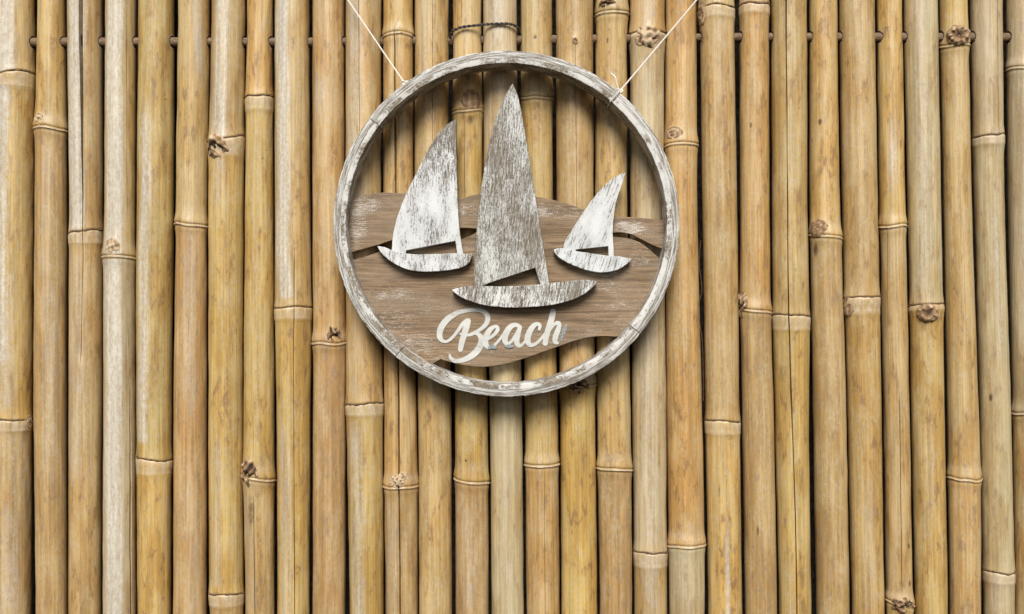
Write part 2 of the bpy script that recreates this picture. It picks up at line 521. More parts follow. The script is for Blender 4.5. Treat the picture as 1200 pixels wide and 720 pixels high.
# pole: edges [(py, left, right)], nodes [(py, kind, tilt_mm, band_mm)], segs 'one tint per internode'
# bleach [(y0, y1, centre -1..1, half width, strength)], cracks [([(py, px)...], half width mm, depth mm)]
# knots [(px, py, rx, ry, kind)], stains [(px, py, rx, ry, strength)]
POLES = [
 dict(e=[(0, -98, -55), (720, -102, -58)], nodes=[(300, 'D', 0, 12)], segs='TY'),
 dict(e=[(0, -53, -11), (720, -56, -12)], nodes=[(220, 'U', 0, 12), (610, 'D', 0, 12)], segs='TYB'),
 dict(e=[(0, -9, 42), (85, -9, 43), (240, -9, 41), (480, -9, 39), (720, -9, 38)],
      nodes=[(85, 'D', -2.5, 15), (491, 'D', 2, 14)], segs='TYT',
      bleach=[(-99, 84, -.42, .55, .95), (100, 430, -.62, .42, .9), (300, 480, -.35, .5, .55), (600, 720, -.1, .5, .55)],
      cracks=[([(520, 35.5), (720, 34.5)], .35, 2.5)], knots=[(33, 498, 7, 9, 'eye')], stains=[(13, 200, 3, 60, .35), (26, 230, 4, 60, .35), (28, 380, 3, 50, .3)]),
 dict(e=[(0, 44, 77), (140, 41, 79), (165, 41, 79), (240, 40, 80), (480, 39, 79), (720, 42, 80)],
      nodes=[(150, 'U', 1.5, 10)], segs='YB', bleach=[(330, 560, 0, .5, .5), (170, 330, -.3, .4, .4)],
      knots=[(46, 140, 7, 9, 'pale')], stains=[(62, 640, 10, 20, .22)]),
 dict(e=[(0, 78, 121), (240, 81, 121), (360, 80, 121), (720, 80, 119)], nodes=[(270, 'D', -2, 14)], segs='TTT',
      bleach=[(-99, 268, -.62, .45, 1.0), (300, 560, -.5, .45, .5)],
      cracks=[([(-160, 93), (0, 94), (120, 95), (200, 96), (300, 96.5), (420, 94)], 2.0, 16)],
      stains=[(103, 540, 5, 40, .3)]),
 dict(e=[(0, 123, 160), (240, 122, 159), (298, 121, 159), (360, 121, 159), (720, 120, 160)],
      nodes=[(301, 'U', 1, 12)], segs='TG', bleach=[(-99, 300, -.4, .58, 1.0), (304, 900, -.38, .55, 1.0)],
      cracks=[([(-160, 148), (0, 148), (247, 149)], .35, 3), ([(395, 151), (480, 152), (600, 153), (900, 153)], 1.2, 12)],
      knots=[(132, 291, 9, 11, 'pale')], stains=[(143, 400, 3, 90, .38), (139, 570, 3, 40, .38)]),
 dict(e=[(0, 162, 205), (240, 160, 205), (360, 159, 203), (540, 160, 202), (720, 161, 201)],
      nodes=[(540, 'D', 2, 17)], segs='YK', bleach=[(130, 520, -.62, .3, .75)],
      knots=[(199, 550, 5, 8, 'eye')], stains=[(194, 117, 3, 2, .7), (181, 340, 3, 20, .3)]),
 dict(e=[(0, 209, 246), (160, 206.5, 245), (240, 206, 243), (263, 206, 243), (480, 203, 243), (720, 203, 243)],
      nodes=[(263, 'U', 1.5, 15)], segs='TB', bleach=[(-99, 90, .35, .35, .6), (270, 480, -.1, .4, .5), (560, 900, .1, .4, .4)]),
 dict(e=[(0, 248, 288), (160, 245, 287), (240, 244, 286), (480, 244, 285), (690, 245, 286), (720, 246, 286)],
      nodes=[(161, 'D', -3, 20), (699, 'D', 0, 13)], segs='TYT', bleach=[(-99, 165, -.4, .42, .75), (180, 240, -.5, .3, .6), (520, 690, -.5, .3, .5)],
      cracks=[([(300, 276), (480, 278), (692, 279)], .35, 3)], knots=[(253, 172, 15, 14, 'crag')]),
 dict(e=[(0, 290, 320), (100, 288, 320), (128, 288, 320), (240, 287, 321), (480, 285, 322), (560, 285, 322), (720, 288, 322)],
      nodes=[(111, 'D', -1, 15), (563, 'U', 4, 12)], segs='YYT', bleach=[(580, 720, -.6, .3, .45)],
      cracks=[([(590, 297), (900, 299)], .4, 3)],
      knots=[(292, 556, 10, 14, 'crag')], stains=[(294, 600, 6, 34, .62), (308, 185, 2, 3, .7), (312, 176, 2, 3, .6)]),
 dict(e=[(0, 322, 363), (240, 322, 364), (361, 322, 366), (480, 324, 364), (720, 325, 363)], nodes=[(361, 'D', -1, 13)], segs='TK',
      bleach=[(-99, 350, -.5, .38, .95), (500, 900, -.55, .4, .55)],
      cracks=[([(300, 345), (400, 344), (560, 344.5), (900, 346)], .5, 5)], stains=[(343, 150, 2, 60, .4)]),
 dict(e=[(0, 366, 404), (240, 366, 404), (400, 367, 406), (720, 366, 405)], nodes=[(402, 'U', 0, 9)], segs='TB',
      bleach=[(90, 130, -.5, .35, .7)], knots=[(391, 393, 8, 9, 'crag')]),
 dict(e=[(0, 405, 447), (240, 405, 447), (470, 405, 449), (490, 406, 449), (720, 410, 450)], nodes=[(474, 'D', -1.5, 13)], segs='TY',
      bleach=[(-99, 260, -.5, .42, .62), (500, 900, -.5, .4, .62), (280, 470, -.4, .3, .35)],
      cracks=[([(-160, 419), (100, 421), (230, 422)], .3, 2)]),
 dict(e=[(0, 449, 484), (240, 449, 485), (480, 450, 488), (570, 450, 490), (720, 452, 490)],
      nodes=[(39, 'U', 0, 6), (573, 'U', -1, 10)], segs='YTB',
      cracks=[([(42, 462), (130, 462), (240, 463.5), (480, 467), (570, 467), (720, 469), (900, 470)], 1.5, 14)],
      knots=[(462, 565, 6, 8, 'pale'), (472, 563, 6, 8, 'pale')], bleach=[(590, 720, -.6, .3, .5)]),
 dict(e=[(0, 486, 526), (240, 486, 526), (480, 490, 529), (720, 491, 530)], nodes=[(-70, 'D', 0, 12)], segs='TT',
      bleach=[(-99, 130, -.4, .3, .5)], cracks=[([(-160, 506), (60, 507), (330, 508)], .35, 3)], stains=[(503, 487, 5, 17, .6)]),
 dict(e=[(0, 531, 564), (240, 531, 566), (480, 533, 572), (720, 534, 573)], nodes=[(129, 'U', -1, 10), (566, 'U', 2.5, 16)], segs='TYB',
      bleach=[(600, 720, -.3, .4, .5)], cracks=[([(130, 544), (230, 545)], .3, 2), ([(-160, 541), (25, 541)], .25, 1.5)],
      knots=[(553, 117, 12, 12, 'cut')], stains=[(551, 140, 5, 9, .7), (548, 90, 3, 18, .5), (564, 120, 5, 16, .5), (546, 540, 2, 3, .8)]),
 dict(e=[(0, 566, 606), (240, 567, 607), (480, 574, 612), (720, 576, 614)], nodes=[(330, 'U', 0, 10)], segs='GG',
      bleach=[(-99, 60, -.2, .5, .7), (490, 800, 0, .55, .45)]),
 dict(e=[(0, 610, 647), (240, 611, 648), (480, 615, 654), (720, 617, 656)], nodes=[(114, 'U', .5, 8), (547, 'U', 1, 9)], segs='TYT',
      cracks=[([(553, 638), (900, 638)], .3, 2)], knots=[(645, 107, 5, 7, 'eye')], stains=[(627, 43, 3, 3, .9)]),
 dict(e=[(0, 651, 695), (240, 652, 696), (480, 656, 698), (720, 658, 700)], nodes=[(453, 'U', 0, 9)], segs='TK',
      cracks=[([(55, 674), (240, 676), (420, 677)], .3, 2.5)], knots=[(678, 452, 11, 8, 'crag'), (674, 49, 3, 4, 'stub')],
      stains=[(676, 480, 5, 22, .4)]),
 dict(e=[(0, 699, 737), (20, 698, 735), (240, 697, 735), (540, 700, 740), (720, 703, 741)], nodes=[(13, 'U', 0, 10), (552, 'U', 1, 14)], segs='TTB',
      knots=[(711, 4, 9, 5, 'crag')], stains=[(712, 48, 2, 5, .8), (735, 105, 5, 10, .2)]),
 dict(e=[(0, 738, 779), (240, 738, 778), (480, 741, 781), (720, 743, 782)], nodes=[(36, 'D', 0, 4), (650, 'D', 0, 16)], segs='TGT',
      bleach=[(-99, 34, 0, .4, .5), (380, 640, .0, .55, .55), (650, 720, 0, .5, .6)], knots=[(757, 43, 15, 13, 'flake')]),
 dict(e=[(0, 780, 816), (150, 779, 817), (240, 779, 817), (480, 781, 823), (640, 783, 826), (720, 784, 826)],
      nodes=[(169, 'U', 0, 14), (642, 'U', -1, 13)], segs='OOG', bleach=[(650, 720, -.2, .5, .5)], knots=[(789, 157, 11, 9, 'eye')]),
 dict(e=[(0, 819, 860), (240, 823, 864), (480, 826, 867), (720, 830, 870)], nodes=[(6, 'D', 0, 12), (495, 'D', 0, 14)], segs='TTY',
      knots=[(823, 12, 9, 14, 'eye')], bleach=[(620, 800, .25, .12, .75)], stains=[(843, 575, 2, 18, .6), (823, 45, 4, 14, .6)]),
 dict(e=[(0, 866, 901), (240, 867, 902), (360, 867, 903), (480, 869, 907), (720, 873, 911)], nodes=[(2, 'D', 0, 10), (366, 'U', 2.5, 12)], segs='TOB',
      cracks=[([(380, 876), (600, 878), (720, 880)], .25, 1.5)], knots=[(870, 358, 10, 16, 'crag')],
      stains=[(880, 147, 2, 4, .9), (888, 622, 2, 8, .8), (899, 205, 2, 9, .5)]),
 dict(e=[(0, 903, 946), (240, 904, 946), (370, 905, 949), (480, 907, 948), (720, 913, 951)], nodes=[(370, 'D', 1.5, 16)], segs='TY',
      cracks=[([(-160, 920), (0, 921), (240, 923), (370, 924), (480, 928), (600, 932), (720, 934), (900, 936)], .75, 8)],
      bleach=[(660, 740, -.3, .3, .35)]),
 dict(e=[(0, 948, 981), (240, 948, 984), (277, 949, 986), (480, 952, 992), (720, 956, 996)], nodes=[(278, 'U', 2, 12)], segs='OB',
      knots=[(959, 268, 11, 10, 'cut')], stains=[(956, 292, 4, 12, .75), (961, 143, 3, 5, .9), (952, 165, 2, 4, .6)]),
 dict(e=[(0, 982, 1025), (240, 986, 1029), (350, 989, 1031), (480, 992, 1033), (720, 998, 1037)], nodes=[(348, 'D', -1.5, 18)], segs='TY',
      knots=[(994, 359, 9, 12, 'cut')], bleach=[(560, 720, .1, .4, .4)]),
 dict(e=[(0, 1027, 1057), (240, 1030, 1061), (480, 1035, 1066), (720, 1038, 1070)], nodes=[(265, 'U', 0, 12), (712, 'U', 3, 10)], segs='YTY',
      bleach=[(150, 215, .1, .45, .7)], cracks=[([(265, 1040), (430, 1041)], .25, 1.5), ([(470, 1054), (600, 1056), (700, 1057)], .35, 2.5)],
      knots=[(1059, 711, 13, 9, 'crag')], stains=[(1052, 450, 6, 24, .45), (1040, 33, 6, 2, .6), (1065, 640, 2, 5, .8), (1066, 684, 2, 5, .8)]),
 dict(e=[(0, 1058, 1099), (240, 1063, 1103), (357, 1065, 1105), (480, 1067, 1107), (720, 1072, 1111)], nodes=[(357, 'D', -1, 6)], segs='GY',
      bleach=[(-99, 340, -.1, .45, .55), (500, 640, 0, .35, .3)], knots=[(1087, 367, 11, 10, 'stub')]),
 dict(e=[(0, 1100, 1134), (240, 1105, 1139), (480, 1109, 1147), (562, 1110, 1150), (720, 1112, 1150)], nodes=[(51, 'U', -1, 6), (564, 'U', 0, 12)], segs='YTB',
      knots=[(1123, 41, 12, 12, 'stub')], stains=[(1133, 44, 6, 8, .5)]),
 dict(e=[(0, 1136, 1175), (240, 1141, 1177), (480, 1147, 1185), (720, 1152, 1190)], nodes=[(157, 'D', -1, 10), (673, 'D', 0, 12)], segs='GGG',
      bleach=[(-99, 150, -.2, .4, .4), (240, 420, .45, .25, .6), (680, 720, 0, .5, .5)], cracks=[([(-160, 1169), (150, 1170)], .3, 2)],
      stains=[(1161, 466, 3, 6, .9)]),
 dict(e=[(0, 1178, 1219), (240, 1180, 1222), (480, 1186, 1226), (720, 1188, 1228)], nodes=[(80, 'U', 3, 8), (486, 'U', 0, 8)], segs='GGT',
      bleach=[(-99, 400, -.2, .4, .45)]),
 dict(e=[(0, 1221, 1262), (720, 1231, 1270)], nodes=[(200, 'D', 0, 12)], segs='TY'),
 dict(e=[(0, 1264, 1304), (720, 1273, 1312)], nodes=[(420, 'U', 0, 12)], segs='YB'),
]

# the same fence carries on beyond both ends of the picture
_rg = random.Random(21)
for q in range(4):
    a, b = -103 - 43.5 * q, 1314 + 43.5 * q
    POLES.append(dict(e=[(0, a - 41, a), (720, a - 43, a - 2)], nodes=[(_rg.uniform(60, 330), 'DU'[q % 2], 0, 12), (_rg.uniform(430, 690), 'UD'[q % 2], 0, 12)], segs=_rg.choice(('TYB', 'YTT', 'OBT'))))
    POLES.append(dict(e=[(0, b - 8, b + 33), (720, b, b + 41)], nodes=[(_rg.uniform(60, 330), 'UD'[q % 2], 0, 12), (_rg.uniform(430, 690), 'DU'[q % 2], 0, 12)], segs=_rg.choice(('TGB', 'YTT', 'GBT'))))

PY0, PY1 = -170, 890
SM = np.array([-.022, -.018, -.0155, -.0135, -.0115, -.009, -.007, -.005, -.0035, -.0025, -.0018, -.0012, -.0006, 0,
               .0006, .0012, .0018, .0025, .0035, .005, .007, .009, .0115, .0135, .0155, .018, .022])


def zof(py, r=0.02):
    return ZC + (360 - py) * 0.001 * (D - r) / D


def sstep(x, a, b):
    t = np.clip((x - a) / (b - a), 0, 1)
    return t * t * (3 - 2 * t)


class Pole:
    def __init__(self, i, s):
        self.i, self.s = i, s
        e = np.array(s['e'], float)
        self.e = e
        self.dy = np.random.RandomState(i + 50).uniform(-0.002, 0.0015)

    def centre(self, z):
        py = 360 - (z - ZC) * 1000
        e = self.e

        def ip(c):
            f = lambda q: np.interp(q, e[:, 0], e[:, c])
            return (f(py - 36) + f(py - 18) + f(py) + f(py + 18) + f(py + 36)) / 5
        l, r = ip(1), ip(2)
        cx = (l + r) / 2 - 600
        rad = (r - l) / 2
        k = (D + self.dy) / D
        cosf = np.cos(np.arctan(cx * 0.001 / D))
        return cx * 0.001 * k, rad * 0.001 * cosf * k * 0.988

    def theta(self, px, py):
        """angle round the pole of the front surface point seen at the pixel"""
        z = zof(py)
        cx, r = self.centre(np.array(z))
        d = np.array([(px - 600) * 0.001, D]); d /= np.linalg.norm(d)
        o = np.array([0 - cx, -D - self.dy])
        b = float(np.dot(o, d)); c = float(np.dot(o, o) - r * r)
        q = b * b - c
        t = -b - math.sqrt(max(q, 0))
        p = o + d * t
        return math.atan2(p[0], -p[1])

    def build(self, fence):
        s, i = self.s, self.i
        rng = np.random.RandomState(i + 11)
        nodes = [(zof(n[0]), *n[1:]) for n in s['nodes']]
        z_lo, z_hi = ZC + (360 - PY1) * .001, ZC + (360 - PY0) * .001
        z_lo += rng.uniform(-.01, .01); z_hi += rng.uniform(-.01, .01)
        zs = list(np.arange(z_lo, z_hi, 0.0034)) + [z_hi]
        zs = [z for z in zs if all(abs(z - n[0]) > 0.0232 for n in nodes)]
        for n in nodes:
            zs += [n[0] + q for q in SM if z_lo < n[0] + q < z_hi]
        zs = np.array(sorted(zs))
        nz = len(zs)
        cx, rad = self.centre(zs)
        # columns
        th = list(np.linspace(-math.radians(104), math.radians(104), 49)) + \
            list(np.linspace(math.radians(104), math.radians(256), 11)[1:-1])
        cr = []
        for path, hw, dep in s.get('cracks', []):
            zz = np.array([zof(p[0]) for p in path][::-1])
            tt = np.array([self.theta(p[1], max(min(p[0], 715), 5)) for p in path][::-1])
            tz = np.interp(zs, zz, tt) + 0.012 * Noise1(i + 90, 40)(zs)
            on = sstep(zs, zz[0] - .012, zz[0] + .012) * (1 - sstep(zs, zz[-1] - .012, zz[-1] + .012))
            if zz[0] < z_lo + .05: on = np.maximum(on, (zs < zz[0] + .02) * 1.0)
            if zz[-1] > z_hi - .05: on = np.maximum(on, (zs > zz[-1] - .02) * 1.0)
            cr.append((tz, hw * .001, dep * .001, on, float(np.mean(tt)), zz))
        cols = []
        for t0 in th:
            if all(abs(t0 - c[4]) > 0.10 for c in cr):
                sh = np.zeros(nz)
                for c in cr:
                    sh = sh + (c[0] - c[4]) * math.exp(-((t0 - c[4]) / 0.5) ** 2)
                cols.append((t0, t0 + sh, np.zeros(nz)))
        for ci, c in enumerate(cr):
            wz = c[1] * (0.75 + 0.35 * Noise1(i * 7 + ci, 22)(zs)) * np.clip(c[3], 0.0, 1) + 0.00012
            wz = np.maximum(wz, 0.00012)
            if s is POLES[4]:      # the pole split wide open at its top end
                wz = wz * (0.25 + 1.5 * sstep(zs, zof(300), zof(20)))
            if s is POLES[5] and ci == 1:
                wz = wz * (0.5 + 1.2 * sstep(zs, zof(430), zof(520)))
            for k, dd in ((-2.2, 0), (-1, 0), (-.8, 1), (0, 1.0), (.8, 1), (1, 0), (2.2, 0)):
                ex = 0 if abs(k) <= 1 else math.copysign(0.0012, k)
                cols.append((c[4] + k * .01, c[0] + (k * wz + ex) / rad, -dd * c[2] * c[3]))
        cols.sort(key=lambda q: q[0])
        T = np.stack([c[1] for c in cols], 1)
        DP = np.stack([c[2] for c in cols], 1)
        nt = T.shape[1]
        Z = np.repeat(zs[:, None], nt, 1)
        R = np.repeat(rad[:, None], nt, 1)
        lump = Noise1(i * 3 + 1, (1.2, 22), 7, 2)
        R = R * (1 + 0.008 * lump(T, Z)) + 0.00022 * Noise1(i * 3 + 2, (6, 70), 8, 2)(T, Z)
        band = np.zeros_like(Z); stain = np.zeros_like(Z); bleach = np.zeros_like(Z)
        base = np.zeros(Z.shape + (3,))
        # internode tints, top to bottom
        zn = [n[0] for n in nodes]
        segs = s['segs']
        tint = np.array([np.array(TINT[q]) * rng.uniform(.90, 1.07) * (1 + rng.uniform(-.03, .03, 3)) for q in segs])
        order = sorted(zn, reverse=True)
        base[:] = tint[0]
        for j, zz in enumerate(order):
            w = sstep(zs, zz + .0010, zz - .0010)[:, None, None]
            base = base * (1 - w) + tint[min(j + 1, len(tint) - 1)] * w
        film = [{'B': .15, 'G': .16, 'T': .07}.get(q, .0) for q in segs]
        bleach[:] = film[0]
        for j, zz in enumerate(order):
            w = sstep(zs, zz + .001, zz - .001)[:, None]
            bleach = bleach * (1 - w) + film[min(j + 1, len(film) - 1)] * w
        Zout = Z.copy()
        info = []
        for j, (zz, kind, tilt, bandmm) in enumerate(nodes):
            sgn = Z - zz
            wav = Noise1(i * 5 + j, 2.2)
            off = lambda t, wav=wav, tilt=tilt: -tilt * .001 * np.sin(t) + 0.0013 * wav(t)
            fall = np.exp(-(sgn / .012) ** 4)
            Zout = Zout + off(T) * fall
            bh = bandmm * .001
            if kind == 'D':
                R = R + 0.0014 * np.exp(-((sgn + .004) / .011) ** 2)
                R = R - 0.0011 * np.exp(-(sgn / .0011) ** 2)
                R = R + 0.00045 * np.exp(-((sgn + bh) / .0016) ** 2)
                band = np.maximum(band, 0.85 * sstep(sgn, -bh - .0012, -bh + .0006) * sstep(sgn, .0004, -.0008))
                stain = np.maximum(stain, 0.75 * np.exp(-((sgn - .0004) / .0011) ** 2))
                stain = np.maximum(stain, 0.40 * np.exp(-((sgn + bh + .0008) / .0010) ** 2))
            else:
                R = R + 0.0019 * np.exp(-((sgn - .002) / .009) ** 2)
                R = R + 0.0005 * np.exp(-((sgn + .0004) / .0012) ** 2) - 0.0009 * np.exp(-((sgn - .0016) / .0010) ** 2)
                R = R - 0.0007 * np.exp(-((sgn + .0026) / .0014) ** 2)
                band = np.maximum(band, 0.8 * np.exp(-((sgn + .0004) / .0012) ** 2))
                band = np.maximum(band, 0.42 * np.exp(-((sgn - bh * 1.1) / .006) ** 2))
                stain = np.maximum(stain, 0.50 * np.exp(-((sgn - .0020) / .0022) ** 2))
                stain = np.maximum(stain, 0.42 * np.exp(-((sgn + .0026) / .0011) ** 2))
            info.append((zz, kind, off))
        R = R + DP
        for c in cr:
            if c[2] > .013:
                R = R - .0030 * np.exp(-((T - c[0][:, None]) / .20) ** 2) * c[3][:, None]
        # bleached strips
        U = np.sin(T - np.arctan2(-cx, D)[:, None])      # across the width as the pole faces the viewer
        front = np.cos(T) > -0.1
        py = 360 - (Z - ZC) * 1000 * D / (D - .02)
        for (y0, y1, c, hw, st) in s.get('bleach', []):
            wob = 0.10 * Noise1(i * 13 + int(y0) + 500, 26)(Z)
            m = sstep(np.abs(U - c - wob), hw * 1.5, hw * 0.42) * np.where(np.array([abs(y0 - q[0]) < 25 for q in s['nodes']]).any(), sstep(py, y0 - 3, y0 + 3), sstep(py, y0 - 35, y0 + 25)) * np.where(np.array([abs(y1 - q[0]) < 25 for q in s['nodes']]).any(), sstep(py, y1 + 4, y1 - 4), sstep(py, y1 + 35, y1 - 25))
            bleach = np.maximum(bleach, (st if st > .7 else st * .85) * m * front)
        # stains
        X = cx[:, None] + R * np.sin(T)
        Yw = self.dy - R * np.cos(T)
        pxx = 600 + X * 1000 * D / (D + Yw)
        pyy = 360 - (Zout - ZC) * 1000 * D / (D + Yw)
        for (x, y, rx, ry, st) in s.get('stains', []):
            d2 = ((pxx - x) / rx) ** 2 + ((pyy - y) / ry) ** 2
            stain = np.maximum(stain, st * np.exp(-d2) * front)
        for (x, y, rx, ry, kd) in s.get('knots', []):
            d2 = ((pxx - x) / (rx * 1.25)) ** 2 + ((pyy - y) / (ry * 1.25)) ** 2
            R = R + 0.0012 * np.exp(-d2 * .6) * front
            stain = np.maximum(stain, (.30 if kd in ('stub', 'crag', 'eye', 'cut') else .08) * np.exp(-d2) * front)
        X = cx[:, None] + R * np.sin(T)
        Yw = self.dy - R * np.cos(T)
        V = np.stack([X, Yw, Zout], -1).reshape(-1, 3)
        pc = np.stack([T * 0.02, Zout, np.full_like(Z, i * 3.7)], -1).reshape(-1, 3)
        a = np.arange(nz * nt).reshape(nz, nt)
        b = np.roll(a, -1, 1)
        F = np.stack([a[:-1], b[:-1], b[1:], a[1:]], -1).reshape(-1, 4).tolist()
        F.append(a[0][::-1].tolist())
        F.append(a[-1].tolist())
        one = np.ones(V.shape[0])
        attrs = {
            'base': ('FLOAT_COLOR', np.column_stack([base.reshape(-1, 3), one])),
            'masks': ('FLOAT_COLOR', np.column_stack([bleach.ravel(), band.ravel(), stain.ravel(), one])),
            'pc': ('FLOAT_VECTOR', pc),
        }
        self.zs, self.rad, self.cx = zs, rad, cx
        o = add_mesh('bamboo_pole', V, F, M['bamboo'], fence, (cx[0], self.dy, zs[0]), attrs, sharp=None)
        self.o = o
        for j, (zz, kind, off) in enumerate(info):
            self.ring(zz, kind, off, j)
        for j, k in enumerate(s.get('knots', [])):
            self.knot(j, *k)

    def ring(self, zz, kind, off, j):
        if zz > self.zs[-1] or zz < self.zs[0]:
            return
        i = self.i
        c, r = self.centre(np.array(zz))
        th = np.linspace(-math.radians(118), math.radians(118), 70)
        n1 = Noise1(i * 17 + j, 9)(th); n2 = Noise1(i * 19 + j, 14)(th)
        if kind == 'D':
            rr = r + 0.0008 + 0.00035 * n1
            zr = zz + off(th) + 0.0004 * n2 + .0002
            tr = 0.00068 + 0.00030 * n1
        else:
            rr = r + 0.0018 + 0.0003 * n1
            zr = zz + off(th) - .0006 + 0.00030 * n2
            tr = 0.00050 + 0.00018 * n2
        # cracks cut the lip: it sinks into the wood where a pole is split
        for path, hw, dep in self.s.get('cracks', []):
            ys = [p[0] for p in path]
            pyn = 360 - (zz - ZC) * 1000
            if min(ys) - 5 < pyn < max(ys) + 5 and hw > .3:
                tc = np.interp(pyn, ys, [self.theta(p[1], max(min(p[0], 715), 5)) for p in path])
                rr = rr - 0.004 * np.exp(-((th - tc) / (hw * .001 / r + .02)) ** 2)
        pts = np.stack([c + rr * np.sin(th), self.dy - rr * np.cos(th), zr], 1)
        v, f = tube(pts, np.maximum(tr, .00018), 6)
        add_mesh('node_ring', v, f, M['ring_dark' if kind == 'D' else 'ring_pale'], self.o, sharp=None)

    def knot(self, j, px, py, rx, ry, kind):
        th0 = self.theta(px, py)
        z0 = zof(py)
        c, r = self.centre(np.array(z0))
        rx, ry = rx * .00115, ry * .00115
        nr, nt = 18, 46
        seed = self.i * 23 + j
        na, nb, nc = Noise1(seed, 2.2), Noise1(seed + 1, 6.0), Noise1(seed + 2, (9, 4), 8, 2)
        H = {'stub': .0050, 'crag': .0056, 'eye': .0022, 'pale': .0030, 'flake': .0045, 'cut': .0026}[kind] * min(1.3, max(rx, ry) / .010)
        V, KD = [], []
        for a in range(nr + 1):
            rho = a / nr
            for b in range(nt):
                ph = 2 * math.pi * b / nt
                wob = 1 + (.16 if kind in ('crag', 'flake') else .08) * na(np.cos(ph) * 2 + np.sin(ph)) \
                    + (.10 if kind in ('crag', 'flake') else .03) * nb(np.sin(ph) + .7 * np.cos(ph))
                u, v = rx * rho * wob * math.cos(ph), ry * rho * wob * math.sin(ph)
                crag = nc(rho * math.cos(ph) * .9, rho * math.sin(ph) * 2)
                if kind == 'stub':
                    rid = math.cos(11 * ph + 2.2 * na(ph * .8)) * (.5 + .5 * crag)
                    h = H * (.30 * (1 - rho ** 4) + math.exp(-((rho - .58) / .30) ** 2) * (.60 + .22 * crag) + .16 * rid * sstep(rho, .15, .5) * (1 - sstep(rho, .85, 1)) - .12 * math.exp(-(rho / .3) ** 2))
                    kd = .24 + .20 * rid - .10 * crag + .62 * math.exp(-(rho / .34) ** 2) + .20 * sstep(rho, .80, .95)
                elif kind == 'crag':
                    h = H * (max(0, 1 - rho ** 2.6) * (.72 + .42 * crag) - .75 * math.exp(-(((rho * math.cos(ph - .6)) ** 2 + (rho * math.sin(ph + .2) + .3) ** 2) / .10)))
                    kd = .50 - .45 * crag + .55 * math.exp(-(rho / .42) ** 2) - .25 * sstep(rho, .7, 1)
                elif kind == 'eye':
                    sw = math.cos(rho * 15 + 1.3 * math.sin(ph) + crag)
                    h = H * (max(0, 1 - rho ** 3) * .8 + .14 * sw * (1 - rho) + .10 * crag)
                    kd = .20 + .16 * sw + .12 * crag + .32 * math.exp(-(rho / .35) ** 2)
                elif kind == 'cut':
                    h = H * (max(0, 1 - rho ** 5) * (.75 + .25 * math.cos(ph + 2)) + .10 * crag)
                    kd = .40 + .14 * crag + .12 * math.cos(14 * u / rx)
                else:
                    h = H * (max(0, 1 - rho ** 2.2) * (.75 + .35 * crag))
                    kd = (.10 if kind == 'pale' else .02) - (.34 if kind == 'pale' else .75) * crag * (rho < .9) + .25 * (kind == 'flake') * sstep(rho, .8, 1)
                h -= .0012 * sstep(rho, .86, 1)
                rr = float(r) + .0007 + h
                t = th0 + u / float(r)
                V.append((float(c) + rr * math.sin(t), self.dy - rr * math.cos(t), z0 + v))
                KD.append(kd)
        F = []
        for a in range(nr):
            for b in range(nt):
                p, q = a * nt + b, a * nt + (b + 1) % nt
                F.append((p, p + nt, q + nt, q))
        add_mesh('knot', V, F, M['knot'], self.o, attrs={'kd': ('FLOAT', KD)}, sharp=None)


fence = empty('bamboo_fence', (0, 0, ZC + (360 - PY1) * .001))
tag(fence, 'weathered tan bamboo poles set upright side by side behind the round hoop sign', 'fence')
poles = [Pole(i, s) for i, s in enumerate(POLES)]
for p in poles:
    p.build(fence)

# the rod threaded through a hole drilled in every pole
ROD_Y = -0.0008
rod_pts = [P(px, py, ROD_Y) for px, py in ((-285, 52), (40, 50), (205, 49.5), (365, 49.5), (530, 48), (700, 46), (870, 44), (1030, 44), (1180, 44), (1500, 44))]
rp, _ = resample(catmull(rod_pts, 4), 0.006)
rw = Noise1(5, 30)
rv, rf = tube(rp, 0.0052 + 0.0003 * rw(rp[:, 0]), 16)
add_mesh('cross_rod', rv, rf, M['rod'], fence)
hv, hf = tube(rp, 0.0068, 18)
hm = bpy.data.meshes.new('hole'); hm.from_pydata([tuple(v) for v in hv], [], hf); hm.update()
cut = bpy.data.objects.new('hole', hm); col.objects.link(cut)
for p in poles:
    m = p.o.modifiers.new('hole', 'BOOLEAN')
    m.operation = 'DIFFERENCE'
    m.solver = 'EXACT'
    m.object = cut
dg = bpy.context.evaluated_depsgraph_get()
for p in poles:
    nm = bpy.data.meshes.new_from_object(p.o.evaluated_get(dg))
    p.o.modifiers.clear()
    old = p.o.data
    p.o.data = nm
    nm.name = 'bamboo_pole'
    bpy.data.meshes.remove(old)
    nm.polygons.foreach_set('use_smooth', [True] * len(nm.polygons))
    nm.set_sharp_from_angle(angle=math.radians(42))
bpy.data.objects.remove(cut)

# hair-thin loose fibre hanging in a gap
fp = catmull([P(x, y, -.016) for x, y in ((821, 282), (819.5, 310), (822.5, 340), (818, 362), (823, 400), (824, 440), (824, 470))], 8)
v, f = tube(fp, 0.00028, 5)
add_mesh('loose_fibre', v, f, M['ring_dark'], fence)

# ------------------------------------------------------------------ the round sign
YF, YB = -0.060, -0.0225            # front and back of the hoop
RO = 0.203 * (D + YF) / D
RI = RO - 0.0140
HX, _, HZ = P(594, 262.3, YF)
sign = empty('sailboat_sign', (HX, YB, HZ - RO))
tag(sign, 'round whitewashed wooden hoop sign with three sailboats and the word Beach', 'wall sign')

hw_ = Noise1(77, 2.0)


